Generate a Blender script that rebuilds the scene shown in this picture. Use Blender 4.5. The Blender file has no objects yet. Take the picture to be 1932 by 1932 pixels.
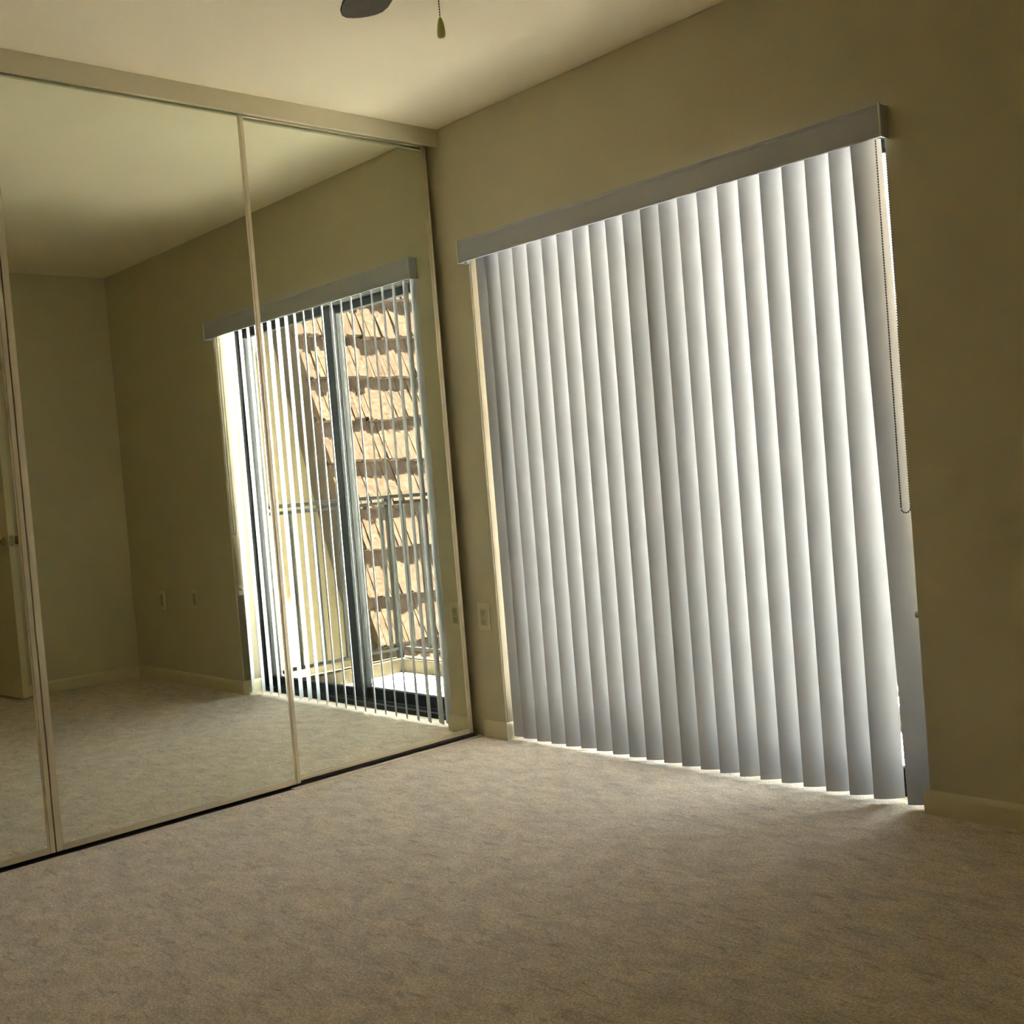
import bpy, bmesh, math, random
from mathutils import Vector, Matrix

S = bpy.context.scene
COL = S.collection
random.seed(7)

# ------------------------------------------------------------------ camera
cam_data = bpy.data.cameras.new('camera')
cam_data.sensor_fit = 'HORIZONTAL'; cam_data.sensor_width = 36.0
cam_data.lens = 2136.9 / 1932.0 * 36.0
cam_data.clip_start = 0.02
cam = bpy.data.objects.new('camera', cam_data); COL.objects.link(cam)
R_ = Vector((0.67470779, 0.73364266, -0.08085694))
U_ = Vector((0.03105614, 0.08123404, 0.9962111))
F_ = Vector((-0.73743129, 0.67466249, -0.03202513))
cam.matrix_world = Matrix(((R_.x, U_.x, -F_.x, 3.4838), (R_.y, U_.y, -F_.y, -2.9473),
                           (R_.z, U_.z, -F_.z, 1.0425), (0, 0, 0, 1)))
S.camera = cam

# ------------------------------------------------------------------ light
SKY = 4.5
SUN = 400.0
SUN_DIR = Vector((0.02, 0.33, 0.94)).normalized()      # towards the sun
world = bpy.data.worlds.new('world'); S.world = world
world.use_nodes = True
wn = world.node_tree.nodes; wl = world.node_tree.links
wn.clear()
w_out = wn.new('ShaderNodeOutputWorld'); w_bg = wn.new('ShaderNodeBackground')
w_tc = wn.new('ShaderNodeTexCoord'); w_sep = wn.new('ShaderNodeSeparateXYZ'); w_rmp = wn.new('ShaderNodeValToRGB')
wl.new(w_tc.outputs['Generated'], w_sep.inputs[0]); wl.new(w_sep.outputs['Z'], w_rmp.inputs[0])
w_rmp.color_ramp.elements[0].position = 0.0; w_rmp.color_ramp.elements[0].color = (0.95, 0.97, 1.0, 1)
w_rmp.color_ramp.elements[1].position = 0.9; w_rmp.color_ramp.elements[1].color = (0.62, 0.80, 1.0, 1)
wl.new(w_rmp.outputs[0], w_bg.inputs['Color']); w_bg.inputs['Strength'].default_value = SKY
wl.new(w_bg.outputs[0], w_out.inputs[0])
sun_d = bpy.data.lights.new('sun', 'SUN'); sun_d.energy = SUN; sun_d.angle = math.radians(0.6); sun_d.color = (1.0, 0.97, 0.93)
sun = bpy.data.objects.new('sun', sun_d); COL.objects.link(sun)
sun.rotation_euler = SUN_DIR.to_track_quat('Z', 'Y').to_euler(); sun.location = (1, 3, 6)
S.view_settings.view_transform = 'Standard'; S.view_settings.look = 'None'
S.view_settings.gamma = 1.0; S.view_settings.use_curve_mapping = False
S.view_settings.exposure = 1.68
S.cycles.use_denoising = True
S.cycles.max_bounces = 16; S.cycles.diffuse_bounces = 10; S.cycles.glossy_bounces = 8
S.cycles.transparent_max_bounces = 12; S.cycles.transmission_bounces = 10
S.cycles.sample_clamp_indirect = 12.0

# ------------------------------------------------------------------ measures
H = 2.44                      # ceiling
JL, JR, TOP = 0.1295, 1.9037, 1.945   # opening of the patio door
WD = 0.24                     # thickness of the window wall
ZS = 2.372                    # underside of the closet header
XF, XR = -0.0257, -0.0411     # mirror planes of front and rear doors
Y0_ = 0.118                   # inner face of the patio door frame
RX = 3.184                    # right wall
HB = 0.068                    # baseboard height

# ------------------------------------------------------------------ materials
def mat(name, base, rough=0.6, metal=0.0, noise=None, bump=None, spec=0.5):
    m = bpy.data.materials.new(name); m.use_nodes = True
    nt = m.node_tree; b = nt.nodes['Principled BSDF']
    b.inputs['Base Color'].default_value = (*base, 1); b.inputs['Roughness'].default_value = rough
    b.inputs['Metallic'].default_value = metal; b.inputs['Specular IOR Level'].default_value = spec
    tc = nt.nodes.new('ShaderNodeTexCoord')
    if noise:
        sc, amt = noise
        n = nt.nodes.new('ShaderNodeTexNoise'); n.inputs['Scale'].default_value = sc; n.inputs['Detail'].default_value = 4
        nt.links.new(tc.outputs['Object'], n.inputs['Vector'])
        r = nt.nodes.new('ShaderNodeValToRGB')
        r.color_ramp.elements[0].position = 0.3; r.color_ramp.elements[1].position = 0.7
        r.color_ramp.elements[0].color = (*[c * (1 - amt) for c in base], 1)
        r.color_ramp.elements[1].color = (*[min(1, c * (1 + amt)) for c in base], 1)
        nt.links.new(n.outputs['Fac'], r.inputs[0]); nt.links.new(r.outputs[0], b.inputs['Base Color'])
    if bump:
        sc, st, dist = bump
        n = nt.nodes.new('ShaderNodeTexNoise'); n.inputs['Scale'].default_value = sc; n.inputs['Detail'].default_value = 3
        nt.links.new(tc.outputs['Object'], n.inputs['Vector'])
        bp = nt.nodes.new('ShaderNodeBump'); bp.inputs['Strength'].default_value = st; bp.inputs['Distance'].default_value = dist
        nt.links.new(n.outputs['Fac'], bp.inputs['Height']); nt.links.new(bp.outputs[0], b.inputs['Normal'])
    return m

M = {}
WALL = (0.59, 0.53, 0.36)
M['wall'] = mat('wall_paint', WALL, 0.75, bump=(180, 0.12, 0.002), noise=(3, 0.02), spec=0.3)
M['ceiling'] = mat('ceiling_paint', (0.92, 0.82, 0.60), 0.85, bump=(120, 0.15, 0.002), noise=(2, 0.015), spec=0.03)
M['trim'] = mat('trim_paint', (0.66, 0.59, 0.39), 0.5, noise=(6, 0.02))
M['frame'] = mat('champagne_metal', (0.62, 0.54, 0.37), 0.38, 0.45, noise=(14, 0.05))
M['track'] = mat('track_metal', (0.58, 0.50, 0.38), 0.5, 0.15, noise=(20, 0.06))
M['dark_track'] = mat('dark_track', (0.05, 0.045, 0.035), 0.5, 0.3, noise=(20, 0.1))
M['valance'] = mat('white_plastic', (0.52, 0.53, 0.57), 0.45, noise=(8, 0.02))
M['cream_plastic'] = mat('cream_plastic', (0.64, 0.57, 0.37), 0.4, noise=(8, 0.02))
M['clear_plastic'] = mat('clear_plastic', (0.80, 0.77, 0.66), 0.2, noise=(8, 0.02))
M['bead'] = mat('bead_metal', (0.10, 0.09, 0.08), 0.4, 0.5, noise=(60, 0.1))
M['socket'] = mat('socket_plastic', (0.43, 0.385, 0.25), 0.45, noise=(30, 0.05))
M['slot'] = mat('slot_dark', (0.04, 0.035, 0.03), 0.7, noise=(30, 0.1))
M['alu_dark'] = mat('dark_aluminium', (0.013, 0.0135, 0.013), 0.6, 0.0, noise=(12, 0.08), spec=0.03)
M['alu'] = mat('grey_aluminium', (0.020, 0.0205, 0.0185), 0.6, 0.0, spec=0.03, noise=(12, 0.06))
M['door'] = mat('door_paint', (0.66, 0.57, 0.38), 0.5, noise=(4, 0.03))
M['door_edge'] = mat('door_edge_paint', (0.80, 0.74, 0.58), 0.5, noise=(4, 0.03))
M['brass'] = mat('aged_brass', (0.30, 0.24, 0.14), 0.35, 0.9, noise=(30, 0.1))
M['blade'] = mat('dark_wood', (0.058, 0.047, 0.032), 0.7, spec=0.1, noise=(9, 0.3), bump=(60, 0.1, 0.001))
M['bronze'] = mat('bronze_metal', (0.06, 0.045, 0.03), 0.4, 0.8, noise=(20, 0.1))
M['pendant'] = mat('pale_wood', (0.92, 0.84, 0.52), 0.5, noise=(60, 0.12))
_b = M['pendant'].node_tree.nodes['Principled BSDF']; _b.inputs['Subsurface Weight'].default_value = 1.0; _b.inputs['Subsurface Radius'].default_value = (0.02, 0.016, 0.008)
M['concrete'] = mat('balcony_concrete', (0.85, 0.83, 0.79), 0.9, noise=(7, 0.06), bump=(60, 0.2, 0.003), spec=0.0)
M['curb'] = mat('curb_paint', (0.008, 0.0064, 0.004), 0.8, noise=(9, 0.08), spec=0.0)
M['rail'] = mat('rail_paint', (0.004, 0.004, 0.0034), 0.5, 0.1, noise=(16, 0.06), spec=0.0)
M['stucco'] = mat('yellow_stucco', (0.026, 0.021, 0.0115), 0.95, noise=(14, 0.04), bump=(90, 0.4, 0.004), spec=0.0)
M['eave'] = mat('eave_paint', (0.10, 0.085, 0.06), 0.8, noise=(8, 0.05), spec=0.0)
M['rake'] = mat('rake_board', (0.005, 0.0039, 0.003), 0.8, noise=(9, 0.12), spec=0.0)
M['ground'] = mat('dry_ground', (0.56, 0.55, 0.53), 0.95, noise=(1.5, 0.1), spec=0.0)

def nodes_of(name):
    m = bpy.data.materials.new(name); m.use_nodes = True
    m.node_tree.nodes.clear()
    return m, m.node_tree.nodes, m.node_tree.links

# carpet: short cut pile, trodden patches, fine fibre speckle
m, n, l = nodes_of('beige_carpet'); M['carpet'] = m
out = n.new('ShaderNodeOutputMaterial'); b = n.new('ShaderNodeBsdfPrincipled'); l.new(b.outputs[0], out.inputs[0])
b.inputs['Roughness'].default_value = 1.0; b.inputs['Specular IOR Level'].default_value = 0.05
b.inputs['Sheen Weight'].default_value = 0.25; b.inputs['Sheen Roughness'].default_value = 0.6
tc = n.new('ShaderNodeTexCoord')
def noise_node(scale, detail, rough=0.5, mapping=None, dist=0.0):
    t = n.new('ShaderNodeTexNoise'); t.inputs['Scale'].default_value = scale
    t.inputs['Detail'].default_value = detail; t.inputs['Roughness'].default_value = rough; t.inputs['Distortion'].default_value = dist
    if mapping:
        mp = n.new('ShaderNodeMapping'); mp.inputs['Scale'].default_value = mapping[0]; mp.inputs['Rotation'].default_value = (0, 0, mapping[1])
        l.new(tc.outputs['Object'], mp.inputs[0]); l.new(mp.outputs[0], t.inputs['Vector'])
    else:
        l.new(tc.outputs['Object'], t.inputs['Vector'])
    return t
patch = noise_node(11.0, 5, 0.65, ((1.0, 1.5, 1), math.radians(35)), 0.4)
fibre = noise_node(170, 3, 0.75)
tuft = noise_node(70, 3, 0.65)
crease = noise_node(15, 4, 0.6, ((1.0, 3.2, 1), math.radians(47)), 0.9)
def ramp(src, p0, c0, p1, c1):
    r = n.new('ShaderNodeValToRGB'); e = r.color_ramp.elements
    e[0].position = p0; e[0].color = (c0, c0, c0, 1); e[1].position = p1; e[1].color = (c1, c1, c1, 1)
    l.new(src.outputs['Fac'], r.inputs[0]); return r
def mul(a, bb):
    x = n.new('ShaderNodeMix'); x.data_type = 'RGBA'; x.blend_type = 'MULTIPLY'; x.inputs['Factor'].default_value = 1.0
    l.new(a, x.inputs['A']); l.new(bb, x.inputs['B']); return x.outputs['Result']
basec = n.new('ShaderNodeRGB'); basec.outputs[0].default_value = (0.68, 0.56, 0.43, 1)
c = mul(basec.outputs[0], ramp(patch, 0.36, 0.87, 0.66, 1.16).outputs[0])
c = mul(c, ramp(fibre, 0.28, 0.50, 0.72, 1.50).outputs[0])
c = mul(c, ramp(tuft, 0.25, 0.84, 0.75, 1.14).outputs[0])
c = mul(c, ramp(crease, 0.32, 0.70, 0.45, 1.0).outputs[0])
l.new(c, b.inputs['Base Color'])
bp1 = n.new('ShaderNodeBump'); bp1.inputs['Strength'].default_value = 0.7; bp1.inputs['Distance'].default_value = 0.006
l.new(fibre.outputs['Fac'], bp1.inputs['Height'])
bp2 = n.new('ShaderNodeBump'); bp2.inputs['Strength'].default_value = 0.3; bp2.inputs['Distance'].default_value = 0.012
l.new(patch.outputs['Fac'], bp2.inputs['Height']); l.new(bp1.outputs[0], bp2.inputs['Normal'])
l.new(bp2.outputs[0], b.inputs['Normal'])

# mirror
m, n, l = nodes_of('mirror_glass'); M['mirror'] = m
out = n.new('ShaderNodeOutputMaterial'); g = n.new('ShaderNodeBsdfGlossy')
g.inputs['Color'].default_value = (0.87, 0.91, 0.825, 1); g.inputs['Roughness'].default_value = 0.0
l.new(g.outputs[0], out.inputs[0])

# clear pane
m, n, l = nodes_of('window_glass'); M['glass'] = m
out = n.new('ShaderNodeOutputMaterial'); t = n.new('ShaderNodeBsdfTransparent'); g = n.new('ShaderNodeBsdfGlossy'); mx = n.new('ShaderNodeMixShader')
t.inputs['Color'].default_value = (0.95, 0.97, 0.96, 1); g.inputs['Roughness'].default_value = 0.0
mx.inputs[0].default_value = 0.006
l.new(t.outputs[0], mx.inputs[1]); l.new(g.outputs[0], mx.inputs[2]); l.new(mx.outputs[0], out.inputs[0])

# translucent white vane
m, n, l = nodes_of('vane_vinyl'); M['vane'] = m
out = n.new('ShaderNodeOutputMaterial'); d = n.new('ShaderNodeBsdfDiffuse'); t = n.new('ShaderNodeBsdfTranslucent'); mx = n.new('ShaderNodeMixShader')
gl = n.new('ShaderNodeBsdfGlossy'); mx2 = n.new('ShaderNodeMixShader')
tc = n.new('ShaderNodeTexCoord'); ns = n.new('ShaderNodeTexNoise'); ns.inputs['Scale'].default_value = 40
mp = n.new('ShaderNodeMapping'); mp.inputs['Scale'].default_value = (6, 6, 0.15)
l.new(tc.outputs['Object'], mp.inputs[0]); l.new(mp.outputs[0], ns.inputs['Vector'])
bp = n.new('ShaderNodeBump'); bp.inputs['Strength'].default_value = 0.08; bp.inputs['Distance'].default_value = 0.001
l.new(ns.outputs['Fac'], bp.inputs['Height']); l.new(bp.outputs[0], d.inputs['Normal'])
d.inputs['Color'].default_value = (0.40, 0.398, 0.392, 1); t.inputs['Color'].default_value = (0.86, 0.84, 0.81, 1)
gl.inputs['Roughness'].default_value = 0.35
mx.inputs[0].default_value = 0.021; mx2.inputs[0].default_value = 0.03
l.new(d.outputs[0], mx.inputs[1]); l.new(t.outputs[0], mx.inputs[2]); l.new(mx.outputs[0], mx2.inputs[1]); l.new(gl.outputs[0], mx2.inputs[2])
l.new(mx2.outputs[0], out.inputs[0])

# wooden shakes
m, n, l = nodes_of('cedar_shakes'); M['shake'] = m
out = n.new('ShaderNodeOutputMaterial'); b = n.new('ShaderNodeBsdfPrincipled'); l.new(b.outputs[0], out.inputs[0])
b.inputs['Roughness'].default_value = 0.95; b.inputs['Specular IOR Level'].default_value = 0.0
tc = n.new('ShaderNodeTexCoord'); ns = n.new('ShaderNodeTexNoise'); ns.inputs['Scale'].default_value = 38; ns.inputs['Detail'].default_value = 4
l.new(tc.outputs['Object'], ns.inputs['Vector'])
r = n.new('ShaderNodeValToRGB'); r.color_ramp.elements[0].position = 0.36; r.color_ramp.elements[1].position = 0.66
r.color_ramp.elements[0].color = (0.0050, 0.0032, 0.0021, 1); r.color_ramp.elements[1].color = (0.0092, 0.0064, 0.0043, 1)
l.new(ns.outputs['Fac'], r.inputs[0]); l.new(r.outputs[0], b.inputs['Base Color'])

# ------------------------------------------------------------------ mesh helpers
def box(bm, x0, x1, y0, y1, z0, z1):
    vs = [bm.verts.new((x, y, z)) for x in (x0, x1) for y in (y0, y1) for z in (z0, z1)]
    f = [(0, 1, 3, 2), (4, 6, 7, 5), (0, 4, 5, 1), (2, 3, 7, 6), (0, 2, 6, 4), (1, 5, 7, 3)]
    for q in f: bm.faces.new([vs[i] for i in q])
def prism(bm, pts, fn, a, b):
    """closed outline pts (2-D) swept from a to b; fn(u, v, w) gives the 3-D point"""
    A = [bm.verts.new(fn(u, v, a)) for u, v in pts]; B = [bm.verts.new(fn(u, v, b)) for u, v in pts]
    bm.faces.new(A); bm.faces.new(B[::-1])
    k = len(pts)
    for i in range(k):
        bm.faces.new([A[i], B[i], B[(i + 1) % k], A[(i + 1) % k]])
def lathe(bm, prof, c, seg=28):
    rings = []
    for r, z in prof:
        rings.append([bm.verts.new((c[0] + r * math.cos(2 * math.pi * i / seg), c[1] + r * math.sin(2 * math.pi * i / seg), c[2] + z)) for i in range(seg)])
    for a, b in zip(rings, rings[1:]):
        for i in range(seg): bm.faces.new([a[i], a[(i + 1) % seg], b[(i + 1) % seg], b[i]])
    bm.faces.new(rings[0][::-1]); bm.faces.new(rings[-1])
def tube(bm, pts, r, seg=10):
    rings = []
    for i, p in enumerate(pts):
        p = Vector(p)
        d = (Vector(pts[min(i + 1, len(pts) - 1)]) - Vector(pts[max(i - 1, 0)])).normalized()
        a = d.cross(Vector((0, 0, 1)) if abs(d.z) < 0.9 else Vector((1, 0, 0))).normalized(); b = d.cross(a)
        rings.append([bm.verts.new(p + r * (math.cos(2 * math.pi * k / seg) * a + math.sin(2 * math.pi * k / seg) * b)) for k in range(seg)])
    for a, b in zip(rings, rings[1:]):
        for i in range(seg): bm.faces.new([a[i], a[(i + 1) % seg], b[(i + 1) % seg], b[i]])
    bm.faces.new(rings[0][::-1]); bm.faces.new(rings[-1])
def obj(name, bm, m, parent=None, smooth=False, bevel=0.0):
    bmesh.ops.recalc_face_normals(bm, faces=bm.faces[:])
    if bevel:
        bmesh.ops.bevel(bm, geom=[e for e in bm.edges if e.calc_face_angle(0) > 0.5], offset=bevel, segments=2, profile=0.5, affect='EDGES')
    me = bpy.data.meshes.new(name); bm.to_mesh(me); bm.free()
    me.materials.append(m)
    if smooth:
        for p in me.polygons: p.use_smooth = True
    o = bpy.data.objects.new(name, me); COL.objects.link(o)
    if parent:
        o.parent = parent; o.matrix_parent_inverse = Matrix.Translation(-parent.location) if parent.type == 'EMPTY' and parent.parent is None else Matrix()
    return o
def sbox(name, m, *a, parent=None, bevel=0.0):
    bm = bmesh.new(); box(bm, *a); return obj(name, bm, m, parent, bevel=bevel)
def struct(o): o['kind'] = 'structure'; return o
def thing(name, label, cat, loc=(0, 0, 0), group=None):
    o = bpy.data.objects.new(name, None); COL.objects.link(o); o.location = loc; o.empty_display_size = 0.1
    o['label'] = label; o['category'] = cat
    if group: o['group'] = group
    return o
def sthing(name, loc=(0, 0, 0)):
    o = bpy.data.objects.new(name, None); COL.objects.link(o); o.location = loc; o['kind'] = 'structure'; return o

# ------------------------------------------------------------------ room shell
struct(sbox('floor', M['carpet'], -0.66, 3.96, -3.50, 0.125, -0.10, 0.0))
struct(sbox('ceiling', M['ceiling'], -0.70, 4.00, -3.55, WD, H, H + 0.12))
bm = bmesh.new()
prism(bm, [(-0.70, -0.1), (JL, -0.1), (JL, TOP), (JR, TOP), (JR, -0.1), (4.0, -0.1), (4.0, H), (-0.70, H)], lambda u, v, w: (u, w, v), 0.0, WD)
struct(obj('wall_window', bm, M['wall'], bevel=0.004))
struct(sbox('wall_closet', M['wall'], -0.70, -0.66, -3.50, 0.0, -0.1, H))
struct(sbox('wall_right', M['wall'], RX, 4.0, -0.695, 0.0, -0.1, H))
struct(sbox('wall_entry', M['wall'], 3.96, 4.0, -3.55, -0.695, -0.1, H))
struct(sbox('wall_back', M['wall'], -0.70, 3.96, -3.55, -3.50, -0.1, H))
struct(sbox('trim_1', M['wall'], -0.016, 0.0, -3.50, 0.0, ZS, H, bevel=0.002))      # header over the closet doors

M['jamb'] = mat('glare_liner_dark', (0.30, 0.255, 0.175), 0.7, noise=(6, 0.03), spec=0.2)  # darker than the wall paint, to damp daylight glare on the reveals
for nm, a in (('glare_liner_left', (JL, JL + 0.002, 0.006, Y0_, 0.0, TOP)), ('glare_liner_right', (JR - 0.002, JR, 0.006, Y0_, 0.0, TOP)), ('glare_liner_top', (JL + 0.002, JR - 0.002, 0.006, Y0_, TOP - 0.002, TOP))):
    struct(sbox(nm, M['jamb'], *a))  # thin sheets added over the painted reveals only to tone down their brightness

def bb_profile(t=0.012, h=HB):
    p = [(0, 0), (t, 0), (t, h - 0.02)]
    for i in range(1, 7):
        a = i / 6 * math.pi / 2
        p.append((t - t * 0.92 * (1 - math.cos(a)), h - 0.02 + 0.02 * math.sin(a)))
    p.append((0, h)); return p
def baseboard(name, segs):
    """one baseboard along a polyline on the floor; the board lies to the right of the path"""
    bm = bmesh.new(); prof = bb_profile(); rings = []
    P = [Vector((*s, 0)) for s in segs]
    for i, p in enumerate(P):
        if i == 0: d = (P[1] - P[0]).normalized(); nrm = Vector((d.y, -d.x, 0))
        elif i == len(P) - 1: d = (P[i] - P[i - 1]).normalized(); nrm = Vector((d.y, -d.x, 0))
        else:
            d0 = (p - P[i - 1]).normalized(); d1 = (P[i + 1] - p).normalized()
            n0 = Vector((d0.y, -d0.x, 0)); n1 = Vector((d1.y, -d1.x, 0)); nrm = (n0 + n1) / (1 + n0.dot(n1))
        rings.append([bm.verts.new((p.x + nrm.x * u, p.y + nrm.y * u, v)) for u, v in prof])
    k = len(prof)
    for a, b in zip(rings, rings[1:]):
        for i in range(k): bm.faces.new([a[i], a[(i + 1) % k], b[(i + 1) % k], b[i]])
    bm.faces.new(rings[0]); bm.faces.new(rings[-1][::-1])
    return struct(obj(name, bm, M['trim']))
baseboard('baseboard_left', [(0.006, 0), (JL + 0.002, 0), (JL + 0.002, 0.118)])
baseboard('baseboard_window', [(JR - 0.002, 0.118), (JR - 0.002, 0), (RX, 0)])
baseboard('baseboard_right', [(RX, 0), (RX, -0.695), (3.96, -0.695)])

# ------------------------------------------------------------------ sliding patio door (door_1)
d1 = sthing('door_1', (1.0166, 0.16, 0))
Y0, Y1 = 0.118, 0.225
bm = bmesh.new()
prism(bm, [(JL, 0.0), (JL, TOP), (JR, TOP), (JR, 0.0), (JR - 0.014, 0.0), (JR - 0.014, 1.925), (JL + 0.014, 1.925), (JL + 0.014, 0.0)], lambda u, v, w: (u, w, v), Y0, Y1)
obj('door_frame', bm, M['alu'], d1, bevel=0.002)
bm = bmesh.new()
prism(bm, [(Y0 - 0.012, -0.02), (Y0 - 0.012, 0.022), (Y0 + 0.012, 0.022), (Y0 + 0.014, 0.034), (Y0 + 0.020, 0.034), (Y0 + 0.022, 0.012), (Y1 - 0.02, 0.012), (Y1 - 0.02, 0.03), (Y1, 0.03), (Y1, -0.1), (Y0, -0.1)],
      lambda u, v, w: (w, u, v), JL, JR)
obj('sill', bm, M['alu'], d1)
def panel(name, x0, x1, y0, y1, mstile):
    p = bpy.data.objects.new(name, None); COL.objects.link(p); p.parent = d1; p.matrix_parent_inverse = Matrix.Translation(-d1.location)
    zt, zb, w = 1.925, 0.024, 0.062
    def child(nm, mm, *a):
        o = sbox(nm, mm, *a, bevel=0.0015); o.parent = p; return o
    wl_, wr_ = (w, 0.030) if x1 > 1.5 else (0.030, w)
    child('stile', mstile, x0, x0 + wl_, y0, y1, zb, zt); child('stile', mstile, x1 - wr_, x1, y0, y1, zb, zt)
    child('top_rail', M['alu_dark'], x0 + wl_, x1 - wr_, y0, y1, zt - 0.038, zt)
    child('bottom_rail', M['alu_dark'], x0 + wl_, x1 - wr_, y0, y1, zb, zb + 0.05)
    ym = (y0 + y1) / 2
    child('glass_pane', M['glass'], x0 + wl_ - 0.004, x1 - wr_ + 0.004, ym - 0.003, ym + 0.003, zb + 0.046, zt - 0.034)
    return p
panel('sliding_panel', 0.985, JR - 0.015, 0.142, 0.172, M['alu_dark'])
panel('fixed_panel', JL + 0.015, 1.055, 0.180, 0.212, M['alu'])

# ------------------------------------------------------------------ closet doors
def closet_door(name, label, y0, y1, xm, zt_in, z0):
    """y0 < y1; mirror face in plane x = xm, the frame stands 4 mm proud"""
    t = thing(name, label, 'closet door', (xm, (y0 + y1) / 2, z0), 'mirrored sliding closet doors')
    xp, xb, w, bz = xm + 0.004, xm - 0.0105, 0.021, 0.019
    zt = zt_in + 0.022
    bm = bmesh.new(); box(bm, xb + 0.001, xm, y0 + 0.004, y1 - 0.004, z0 + 0.004, zt - 0.004); obj('mirror', bm, M['mirror'], t)
    for a, b, s in ((y0, y0 + w, 1), (y1 - w, y1, -1)):
        bm = bmesh.new()
        o0, o1 = (a, b) if s > 0 else (b, a)      # o0 outer, o1 inner
        mid = o0 + (o1 - o0) * 0.66
        prism(bm, [(xb, o0), (xp, o0), (xp, mid), (xm + 0.0012, mid), (xm + 0.0012, o1), (xb, o1)], lambda u, v, ww: (u, v, ww), z0, zt)
        obj('stile', bm, M['frame'], t, bevel=0.0008)
    bm = bmesh.new()
    prism(bm, [(xb, z0), (xp, z0), (xp, z0 + bz * 0.62), (xm + 0.0012, z0 + bz * 0.62), (xm + 0.0012, z0 + bz), (xb, z0 + bz)], lambda u, v, ww: (u, ww, v), y0 + w, y1 - w)
    obj('bottom_rail', bm, M['frame'], t, bevel=0.0006)
    bm = bmesh.new(); box(bm, xb, xp, y0 + w, y1 - w, zt_in, zt); obj('top_rail', bm, M['frame'], t, bevel=0.0006)
    return t
closet_door('mirror_door', 'mirrored closet door nearest the window, set back behind its neighbour', -0.893, -0.0355, XR, 2.3735, 0.018)
closet_door('mirror_door', 'wide mirrored closet door in the middle, standing in front of the window-side door', -1.7225, -0.8585, XF, 2.386, 0.014)
closet_door('mirror_door', 'mirrored closet door at the left edge, meeting the middle one frame to frame', -2.5895, -1.7265, XF, 2.386, 0.014)
closet_door('mirror_door', 'mirrored closet door farthest from the window, set back behind the left-edge door', -3.44, -2.555, XR, 2.3735, 0.018)
tk = thing('floor_track', 'low metal floor track running beneath the mirrored closet doors', 'track', (-0.03, -1.7, 0))
bm = bmesh.new(); box(bm, -0.062, -0.020, -3.44, -0.012, 0.0, 0.002); obj('base_plate', bm, M['dark_track'], tk)
bm = bmesh.new(); box(bm, -0.020, -0.004, -0.90, -0.012, 0.0, 0.006); obj('front_lip', bm, M['track'], tk, bevel=0.001)
hk = thing('head_track', 'metal head track behind the closet header holding the mirrored doors', 'track', (-0.04, -1.7, 2.43))
bm = bmesh.new(); prism(bm, [(-0.066, H), (-0.066, 2.40), (-0.062, 2.40), (-0.062, 2.425), (-0.016, 2.425), (-0.016, H)], lambda u, v, w: (u, w, v), -3.46, -0.005)
obj('channel', bm, M['track'], hk)

# ------------------------------------------------------------------ vertical blind
VX0, VX1, VY, VT, VB = 0.1163, 1.9184, -0.0441, 1.9712, 1.8821
vb = thing('vertical_blind', 'white vertical blind with closed vanes hanging in the patio door opening', 'blind', (1.017, 0.0, 0.0))
bm = bmesh.new()
prism(bm, [(VY + 0.004, VB), (VY - 0.0005, VB + 0.001), (VY, VB + 0.006), (VY + 0.0015, VB + 0.009), (VY + 0.0015, VT - 0.012), (VY, VT - 0.009),
           (VY - 0.002, VT - 0.002), (VY + 0.001, VT), (VY + 0.014, VT + 0.001), (VY + 0.014, VT - 0.002), (VY + 0.005, VT - 0.004), (VY + 0.005, VB)],
      lambda u, v, w: (w, u, v), VX0 + 0.002, VX1 - 0.002)
val = obj('valance', bm, M['valance'], vb)
for xa, xb in ((VX0, VX0 + 0.004), (VX1 - 0.004, VX1)):
    bm = bmesh.new(); box(bm, xa, xb, VY + 0.003, -0.001, VB, VT); o = obj('valance_return', bm, M['valance'], vb, bevel=0.001)
    bm = bmesh.new()
    s = 1 if xa > 1 else -1
    xo = (VX1 if s > 0 else VX0)
    box(bm, min(xo, xo + s * 0.002) - 0.004 * (s > 0), max(xo, xo + s * 0.002) + 0.004 * (s < 0), VY - 0.003, VY + 0.006, VB - 0.001, VT + 0.002)
    obj('corner_clip', bm, M['clear_plastic'], vb, bevel=0.001)
    bm = bmesh.new(); box(bm, min(xo, xo + s * 0.003), max(xo, xo + s * 0.003), -0.006, -0.0005, VB - 0.001, VT + 0.001)
    obj('wall_clip', bm, M['cream_plastic'], vb, bevel=0.001)
bm = bmesh.new(); box(bm, JL + 0.012, JL + 0.030, -0.036, -0.022, VB - 0.006, VB + 0.012); obj('bracket', bm, M['valance'], vb, bevel=0.001)
bm = bmesh.new(); box(bm, JL + 0.006, JR - 0.006, 0.010, 0.054, 1.914, 1.942); obj('headrail', bm, M['valance'], vb, bevel=0.002)
ANG = {0: 18, 1: 24, 2: 30, 3: 33.5, 4: 35, 11: 37, 12: 39, 13: 42, 14: 44, 15: 44, 16: 42, 17: 40, 18: 39, 19: 40, 20: 40, 21: 17}
VC = 0.031
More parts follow.
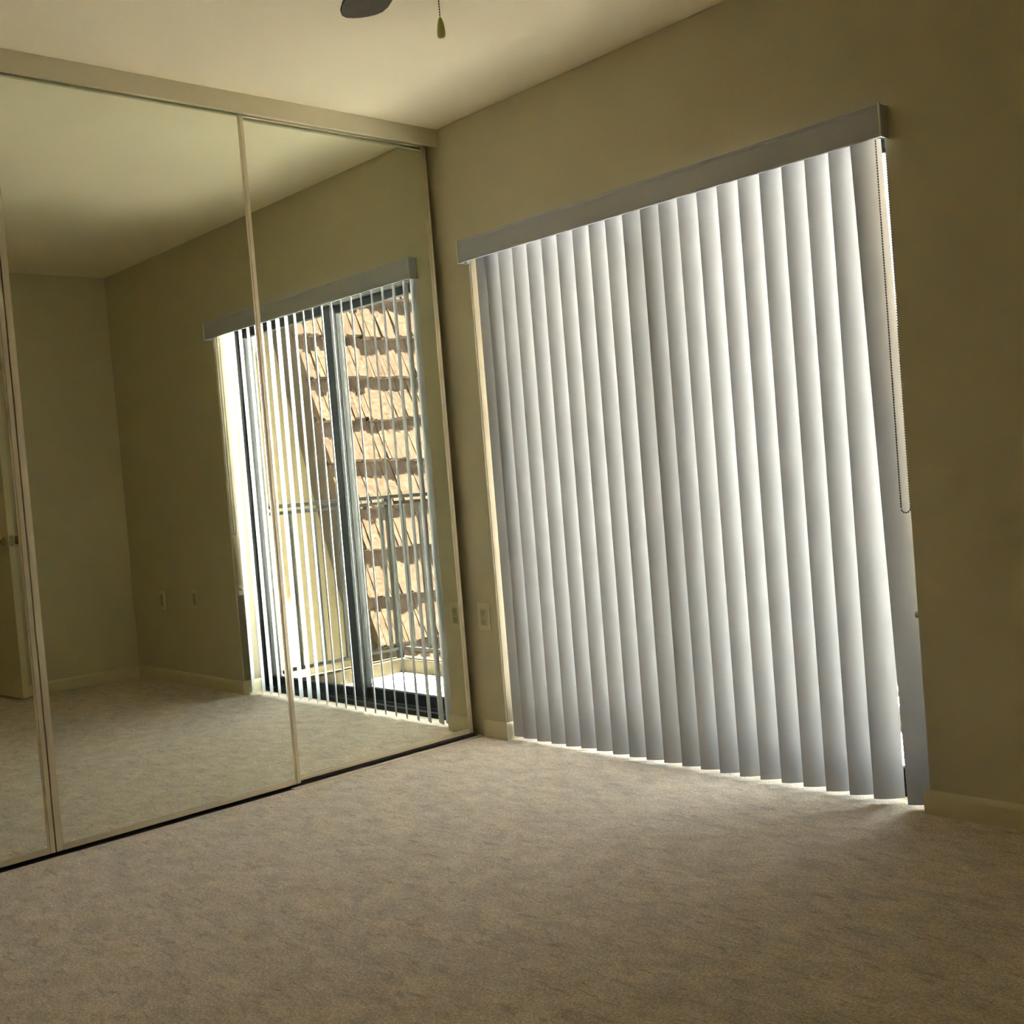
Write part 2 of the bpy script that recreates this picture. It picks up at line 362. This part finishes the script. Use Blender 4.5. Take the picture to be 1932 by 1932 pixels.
for k in range(22):
    xc = 0.1685 + 0.0796 * k; a = math.radians(ANG.get(k, 36) + random.uniform(-0.6, 0.6))
    u = Vector((math.cos(a), math.sin(a), 0)); mroom = Vector((math.sin(a), -math.cos(a), 0))
    bm = bmesh.new(); N = 12; rows = []
    tw = math.radians(random.uniform(-1.2, 1.2))
    zb = 0.0110 + random.uniform(-0.0015, 0.0015)
    for j in range(13):
        z = zb + (1.908 - zb) * j / 12
        aa = a + tw * (1 - j / 12)
        if k == 21: xc = 1.8675 - 0.0375 * j / 12; aa = math.radians(40 + 8 * j / 12)
        if k == 0: xc = 0.190
        u = Vector((math.cos(aa), math.sin(aa), 0)); mr = Vector((math.sin(aa), -math.cos(aa), 0))
        row = []
        for i in range(N + 1):
            t = i / N - 0.5
            p = Vector((xc, VC, z)) + u * (t * 0.089) + mr * (0.0075 * (1 - 4 * t * t) - 0.004)
            row.append(bm.verts.new(p))
        rows.append(row)
    for r0, r1 in zip(rows, rows[1:]):
        for i in range(N): bm.faces.new([r0[i], r0[i + 1], r1[i + 1], r1[i]])
    v = obj('vane', bm, M['vane'], vb, smooth=True)
    bm = bmesh.new(); lathe(bm, [(0.003, 0.0), (0.003, 0.012)], (xc, VC, 1.903), 8); o = obj('carrier_stem', bm, M['clear_plastic'], vb)
# bead chain
bm = bmesh.new()
path = []
za, zb = 1.895, 0.862
k = int((za - zb) / 0.0075)
for i in range(k + 1): path.append(Vector((1.8745, 0.004, za - i * 0.0075)))
for i in range(1, 6):
    a = math.pi * i / 6; path.append(Vector((1.8745 + 0.008 * (1 - math.cos(a)), 0.004 + 0.0115 * (1 - math.cos(a)), zb - 0.013 * math.sin(a))))
for i in range(k + 1): path.append(Vector((1.8905, 0.027, zb + i * 0.0075)))
for p in path:
    bmesh.ops.create_icosphere(bm, subdivisions=1, radius=0.0029, matrix=Matrix.Translation(p))
tube(bm, path, 0.0007, 5)
obj('control_chain', bm, M['bead'], vb, smooth=True)

# chain holder on the right jamb
ch = thing('chain_holder', 'small clear chain holder fixed low on the right jamb of the door opening', 'holder', (JR, 0.028, 0.55))
bm = bmesh.new(); box(bm, JR - 0.003, JR - 0.0002, 0.016, 0.040, 0.525, 0.575); obj('plate', bm, M['clear_plastic'], ch, bevel=0.001)
bm = bmesh.new(); lathe(bm, [(0.009, -0.008), (0.010, 0.0), (0.009, 0.008)], (0, 0, 0), 16)
bmesh.ops.rotate(bm, verts=bm.verts[:], cent=(0, 0, 0), matrix=Matrix.Rotation(math.pi / 2, 3, 'Y'))
bmesh.ops.translate(bm, verts=bm.verts[:], vec=(JR - 0.011, 0.028, 0.558)); obj('wheel', bm, M['clear_plastic'], ch, smooth=True)

# ------------------------------------------------------------------ outlets
def outlet(label, x, z, w=0.068):
    t = thing('wall_outlet', label, 'outlet', (x, 0, z), 'cream wall outlets')
    bm = bmesh.new(); box(bm, x - w / 2, x + w / 2, -0.005, 0.0, z - 0.056, z + 0.056); obj('cover_plate', bm, M['cream_plastic'], t, bevel=0.002)
    bm = bmesh.new(); box(bm, x - 0.0165, x + 0.0165, -0.0066, -0.0045, z - 0.0335, z + 0.0335)
    sk = obj('socket', bm, M['socket'], t, bevel=0.0006)
    for s in (-1, 1):
        bm = bmesh.new()
        for dx in (-0.006, 0.006): box(bm, x + dx - 0.0011, x + dx + 0.0011, -0.0072, -0.0064, z + s * 0.0175 - 0.001, z + s * 0.0175 + 0.007)
        box(bm, x - 0.002, x + 0.002, -0.0072, -0.0064, z + s * 0.0175 - 0.009, z + s * 0.0175 - 0.005)
        o = obj('slots', bm, M['slot']); o.parent = sk
    return t
outlet('cream wall outlet between the closet mirrors and the blind', 0.0479, 0.487)
outlet('cream wall outlet right of the blind, the one closer to it in the mirror', 2.375, 0.496)
outlet('cream wall outlet near the room corner, farther from the blind in the mirror', 2.786, 0.478)

# ------------------------------------------------------------------ entry door (open against the return wall)
d2 = sthing('door_2', (3.045, -0.752, 0.012))
DA = math.atan2(-0.028, 0.30); du = Vector((math.cos(DA), math.sin(DA), 0)); dn = Vector((-du.y, du.x, 0))     # dn points to the window
def dpt(s, t, z): p = Vector((3.045, -0.752, 0)) + du * s + dn * t; return (p.x, p.y, z)
def dbox(name, m, s0, s1, t0, t1, z0, z1, bevel=0.0, parent=d2):
    bm = bmesh.new(); prism(bm, [(s0, t0), (s1, t0), (s1, t1), (s0, t1)], lambda u, v, w: dpt(u, v, w), z0, z1)
    return obj(name, bm, m, parent, bevel=bevel)
dbox('leaf', M['door'], 0.0, 0.78, 0.0, 0.036, 0.015, 2.03, 0.001)
dbox('latch_plate', M['brass'], -0.0015, 0.0, 0.006, 0.030, 0.875, 0.935)
for s in (-1, 1):
    bm = bmesh.new(); lathe(bm, [(0.026, 0.0), (0.026, 0.004), (0.011, 0.008), (0.011, 0.022), (0.022, 0.030), (0.025, 0.040), (0.020, 0.049), (0.006, 0.052)], (0, 0, 0), 24)
    nv = dn * s
    bmesh.ops.transform(bm, verts=bm.verts[:], matrix=Vector(nv).to_track_quat('Z', 'Y').to_matrix().to_4x4())
    p = Vector(dpt(0.06, 0.036 if s > 0 else 0.0, 0.905)); bmesh.ops.translate(bm, verts=bm.verts[:], vec=p)
    obj('door_knob', bm, M['brass'], d2, smooth=True)

# ------------------------------------------------------------------ ceiling fan
FX, FY = 1.95, -1.62
fan = thing('ceiling_fan', 'dark ceiling fan with wooden blades hanging from the middle of the ceiling', 'ceiling fan', (FX, FY, H))
def part(name, prof, m, seg=32):
    bm = bmesh.new(); lathe(bm, prof, (FX, FY, 0), seg); return obj(name, bm, m, fan, smooth=True)
part('canopy', [(0.065, 2.4395), (0.065, 2.425), (0.045, 2.385), (0.016, 2.375)], M['bronze'])
part('downrod', [(0.012, 2.385), (0.012, 2.22)], M['bronze'], 16)
part('motor_housing', [(0.03, 2.235), (0.09, 2.225), (0.105, 2.195), (0.105, 2.14), (0.085, 2.115), (0.05, 2.11)], M['bronze'])
part('switch_housing', [(0.05, 2.112), (0.05, 2.06), (0.04, 2.045), (0.012, 2.04)], M['bronze'])
BA0 = math.atan2(0.240, -0.552)
BZ = 2.105
for k in range(5):
    a = BA0 + 2 * math.pi * k / 5
    ca, sa = math.cos(a), math.sin(a)
    def P(r, w, z, ca=ca, sa=sa):
        w *= 0.9; tz = z - w * 0.16
        return (FX + ca * r - sa * w, FY + sa * r + ca * w, tz)
    bm = bmesh.new()
    out = []
    for r, w in ((0.185, 0.045), (0.25, 0.052), (0.40, 0.060), (0.52, 0.0635), (0.555, 0.061), (0.580, 0.052), (0.595, 0.038), (0.602, 0.018), (0.604, 0.0),
                 (0.602, -0.020), (0.596, -0.040), (0.584, -0.054), (0.560, -0.062), (0.52, -0.064), (0.40, -0.060), (0.25, -0.052), (0.185, -0.045)): out.append((r, w))
    prism(bm, out, lambda u, v, ww: P(u, v, BZ + ww), -0.003, 0.003)
    bl = obj('blade', bm, M['blade'], fan, bevel=0.0008)
    bm = bmesh.new()
    prism(bm, [(0.085, -0.016), (0.17, -0.012), (0.20, -0.036), (0.255, -0.030), (0.265, 0.0), (0.255, 0.030), (0.20, 0.036), (0.17, 0.012), (0.085, 0.016)], lambda u, v, ww: P(u, v, BZ + ww), -0.0075, -0.0032)
    obj('blade_iron', bm, M['bronze'], fan)
bm = bmesh.new()
z = 1.858; zs = []
while z < 2.05: zs.append(Vector((FX + 0.001, FY - 0.001, z))); z += 0.0048
for p in zs: bmesh.ops.create_icosphere(bm, subdivisions=1, radius=0.0016, matrix=Matrix.Translation(p))
tube(bm, zs, 0.0005, 5)
pc = obj('pull_chain', bm, M['bronze'], fan, smooth=True)
bm = bmesh.new(); lathe(bm, [(0.0012, 0.0355), (0.003, 0.034), (0.0052, 0.027), (0.0068, 0.018), (0.0075, 0.008), (0.0070, 0.003), (0.0045, 0.0)], (FX + 0.001, FY - 0.001, 1.8225), 24)
pe = obj('pendant', bm, M['pendant'], smooth=True)
pe.parent = pc

# ------------------------------------------------------------------ balcony and the roof beside it
ZB = -0.12
XC, YC = 2.12, 1.23
struct(sbox('balcony_floor', M['concrete'], -0.8, XC + 0.09, WD, YC + 0.09, ZB - 0.15, ZB))
def curb(name, *a): return struct(sbox(name, M['curb'], *a, bevel=0.006))
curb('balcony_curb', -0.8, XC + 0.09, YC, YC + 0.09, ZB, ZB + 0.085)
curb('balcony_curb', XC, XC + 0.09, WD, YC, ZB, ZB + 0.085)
struct(sbox('eave', M['eave'], -1.2, 2.18, WD, 1.62, 2.34, 2.46))
struct(sbox('ground', M['ground'], -20, 25, 0.3, 30, -3.4, -3.2))
def railing(label, p0, p1, n, posts):
    p0, p1 = Vector(p0), Vector(p1); d = (p1 - p0).normalized(); L = (p1 - p0).length; nr = Vector((-d.y, d.x, 0))
    t = thing('balcony_railing', label, 'railing', (p0.x, p0.y, ZB + 0.085), 'balcony railings')
    z0, zt = ZB + 0.085, 0.985
    def bar(name, s0, s1, hw, za, zb_):
        bm = bmesh.new(); prism(bm, [(s0, -hw), (s1, -hw), (s1, hw), (s0, hw)], lambda u, v, w: tuple((p0 + d * u + nr * v).xy) + (w,), za, zb_)
        return obj(name, bm, M['rail'], t, bevel=0.0015)
    bar('top_rail', -0.02, L + 0.02, 0.020, zt - 0.022, zt)
    bar('under_rail', 0, L, 0.012, zt - 0.06, zt - 0.04)
    bar('bottom_rail', 0, L, 0.012, z0 + 0.05, z0 + 0.07)
    for i in range(n):
        s = L * (i + 0.5) / n
        bar('baluster', s - 0.009, s + 0.009, 0.009, z0 + 0.07, zt - 0.06)
    for s in posts: bar('post', s - 0.018, s + 0.018, 0.018, z0, zt - 0.022)
    return t
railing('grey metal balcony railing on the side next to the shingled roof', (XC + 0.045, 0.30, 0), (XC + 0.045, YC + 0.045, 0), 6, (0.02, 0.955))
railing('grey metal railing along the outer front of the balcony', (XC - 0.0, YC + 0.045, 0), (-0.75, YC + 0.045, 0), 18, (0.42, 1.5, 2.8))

# mansard: leaning face towards -x, shake courses, end cap towards the balcony
YR = 1.46
def XB(z): return 3.00 + 0.32 * z           # stucco face
def XM(z): return XB(z) - 0.30              # shingled face
bm = bmesh.new()
prism(bm, [(XM(-3.2) + 0.02, -3.2), (XB(-3.2) + 0.6, -3.2), (XB(2.6) + 0.6, 2.6), (XM(2.6) + 0.02, 2.6)], lambda u, v, w: (u, w, v), YR, 9.0)
mans = struct(obj('mansard_roof', bm, M['rake']))
bm = bmesh.new()
nx, nz = -0.9525, 0.3048            # outward normal of the face
tx, tz = 0.3048, 0.9525             # up the face
z = -1.30 + 0.018
course = 0.312
for row in range(13):
    y = YR - 0.01; tb = 0.058; db = 0.0
    while y < 8.0:
        w = random.uniform(0.022, 0.055)
        if random.random() < 0.3: tb = random.uniform(0.050, 0.068); db = random.uniform(-0.014, 0.012)
        th = tb + random.uniform(-0.010, 0.010); dz = db + random.uniform(-0.004, 0.004)
        zb_ = z + row * course + dz
        def Q(s, h, yy, zb_=zb_):
            x0 = XM(zb_); return (x0 + tx * s + nx * h, yy, zb_ + tz * s + nz * h)
        y1 = y + w - 0.0005
        L = course * 1.12 / 0.9525
        a = [bm.verts.new(Q(s, h, yy)) for yy in (y, y1) for s, h in ((0, -0.01), (0, th), (L, 0.004), (L, -0.01))]
        for f in ((0, 1, 2, 3), (4, 7, 6, 5), (0, 4, 5, 1), (1, 5, 6, 2), (2, 6, 7, 3), (3, 7, 4, 0)): bm.faces.new([a[i] for i in f])
        y += w
sh = obj('shingles', bm, M['shake'])
sh.parent = mans
bm = bmesh.new()
prism(bm, [(XB(-3.2), -3.2), (XB(-3.2) + 0.4, -3.2), (XB(2.6) + 0.4, 2.6), (XB(2.6), 2.6)], lambda u, v, w: (u, w, v), WD, YR)
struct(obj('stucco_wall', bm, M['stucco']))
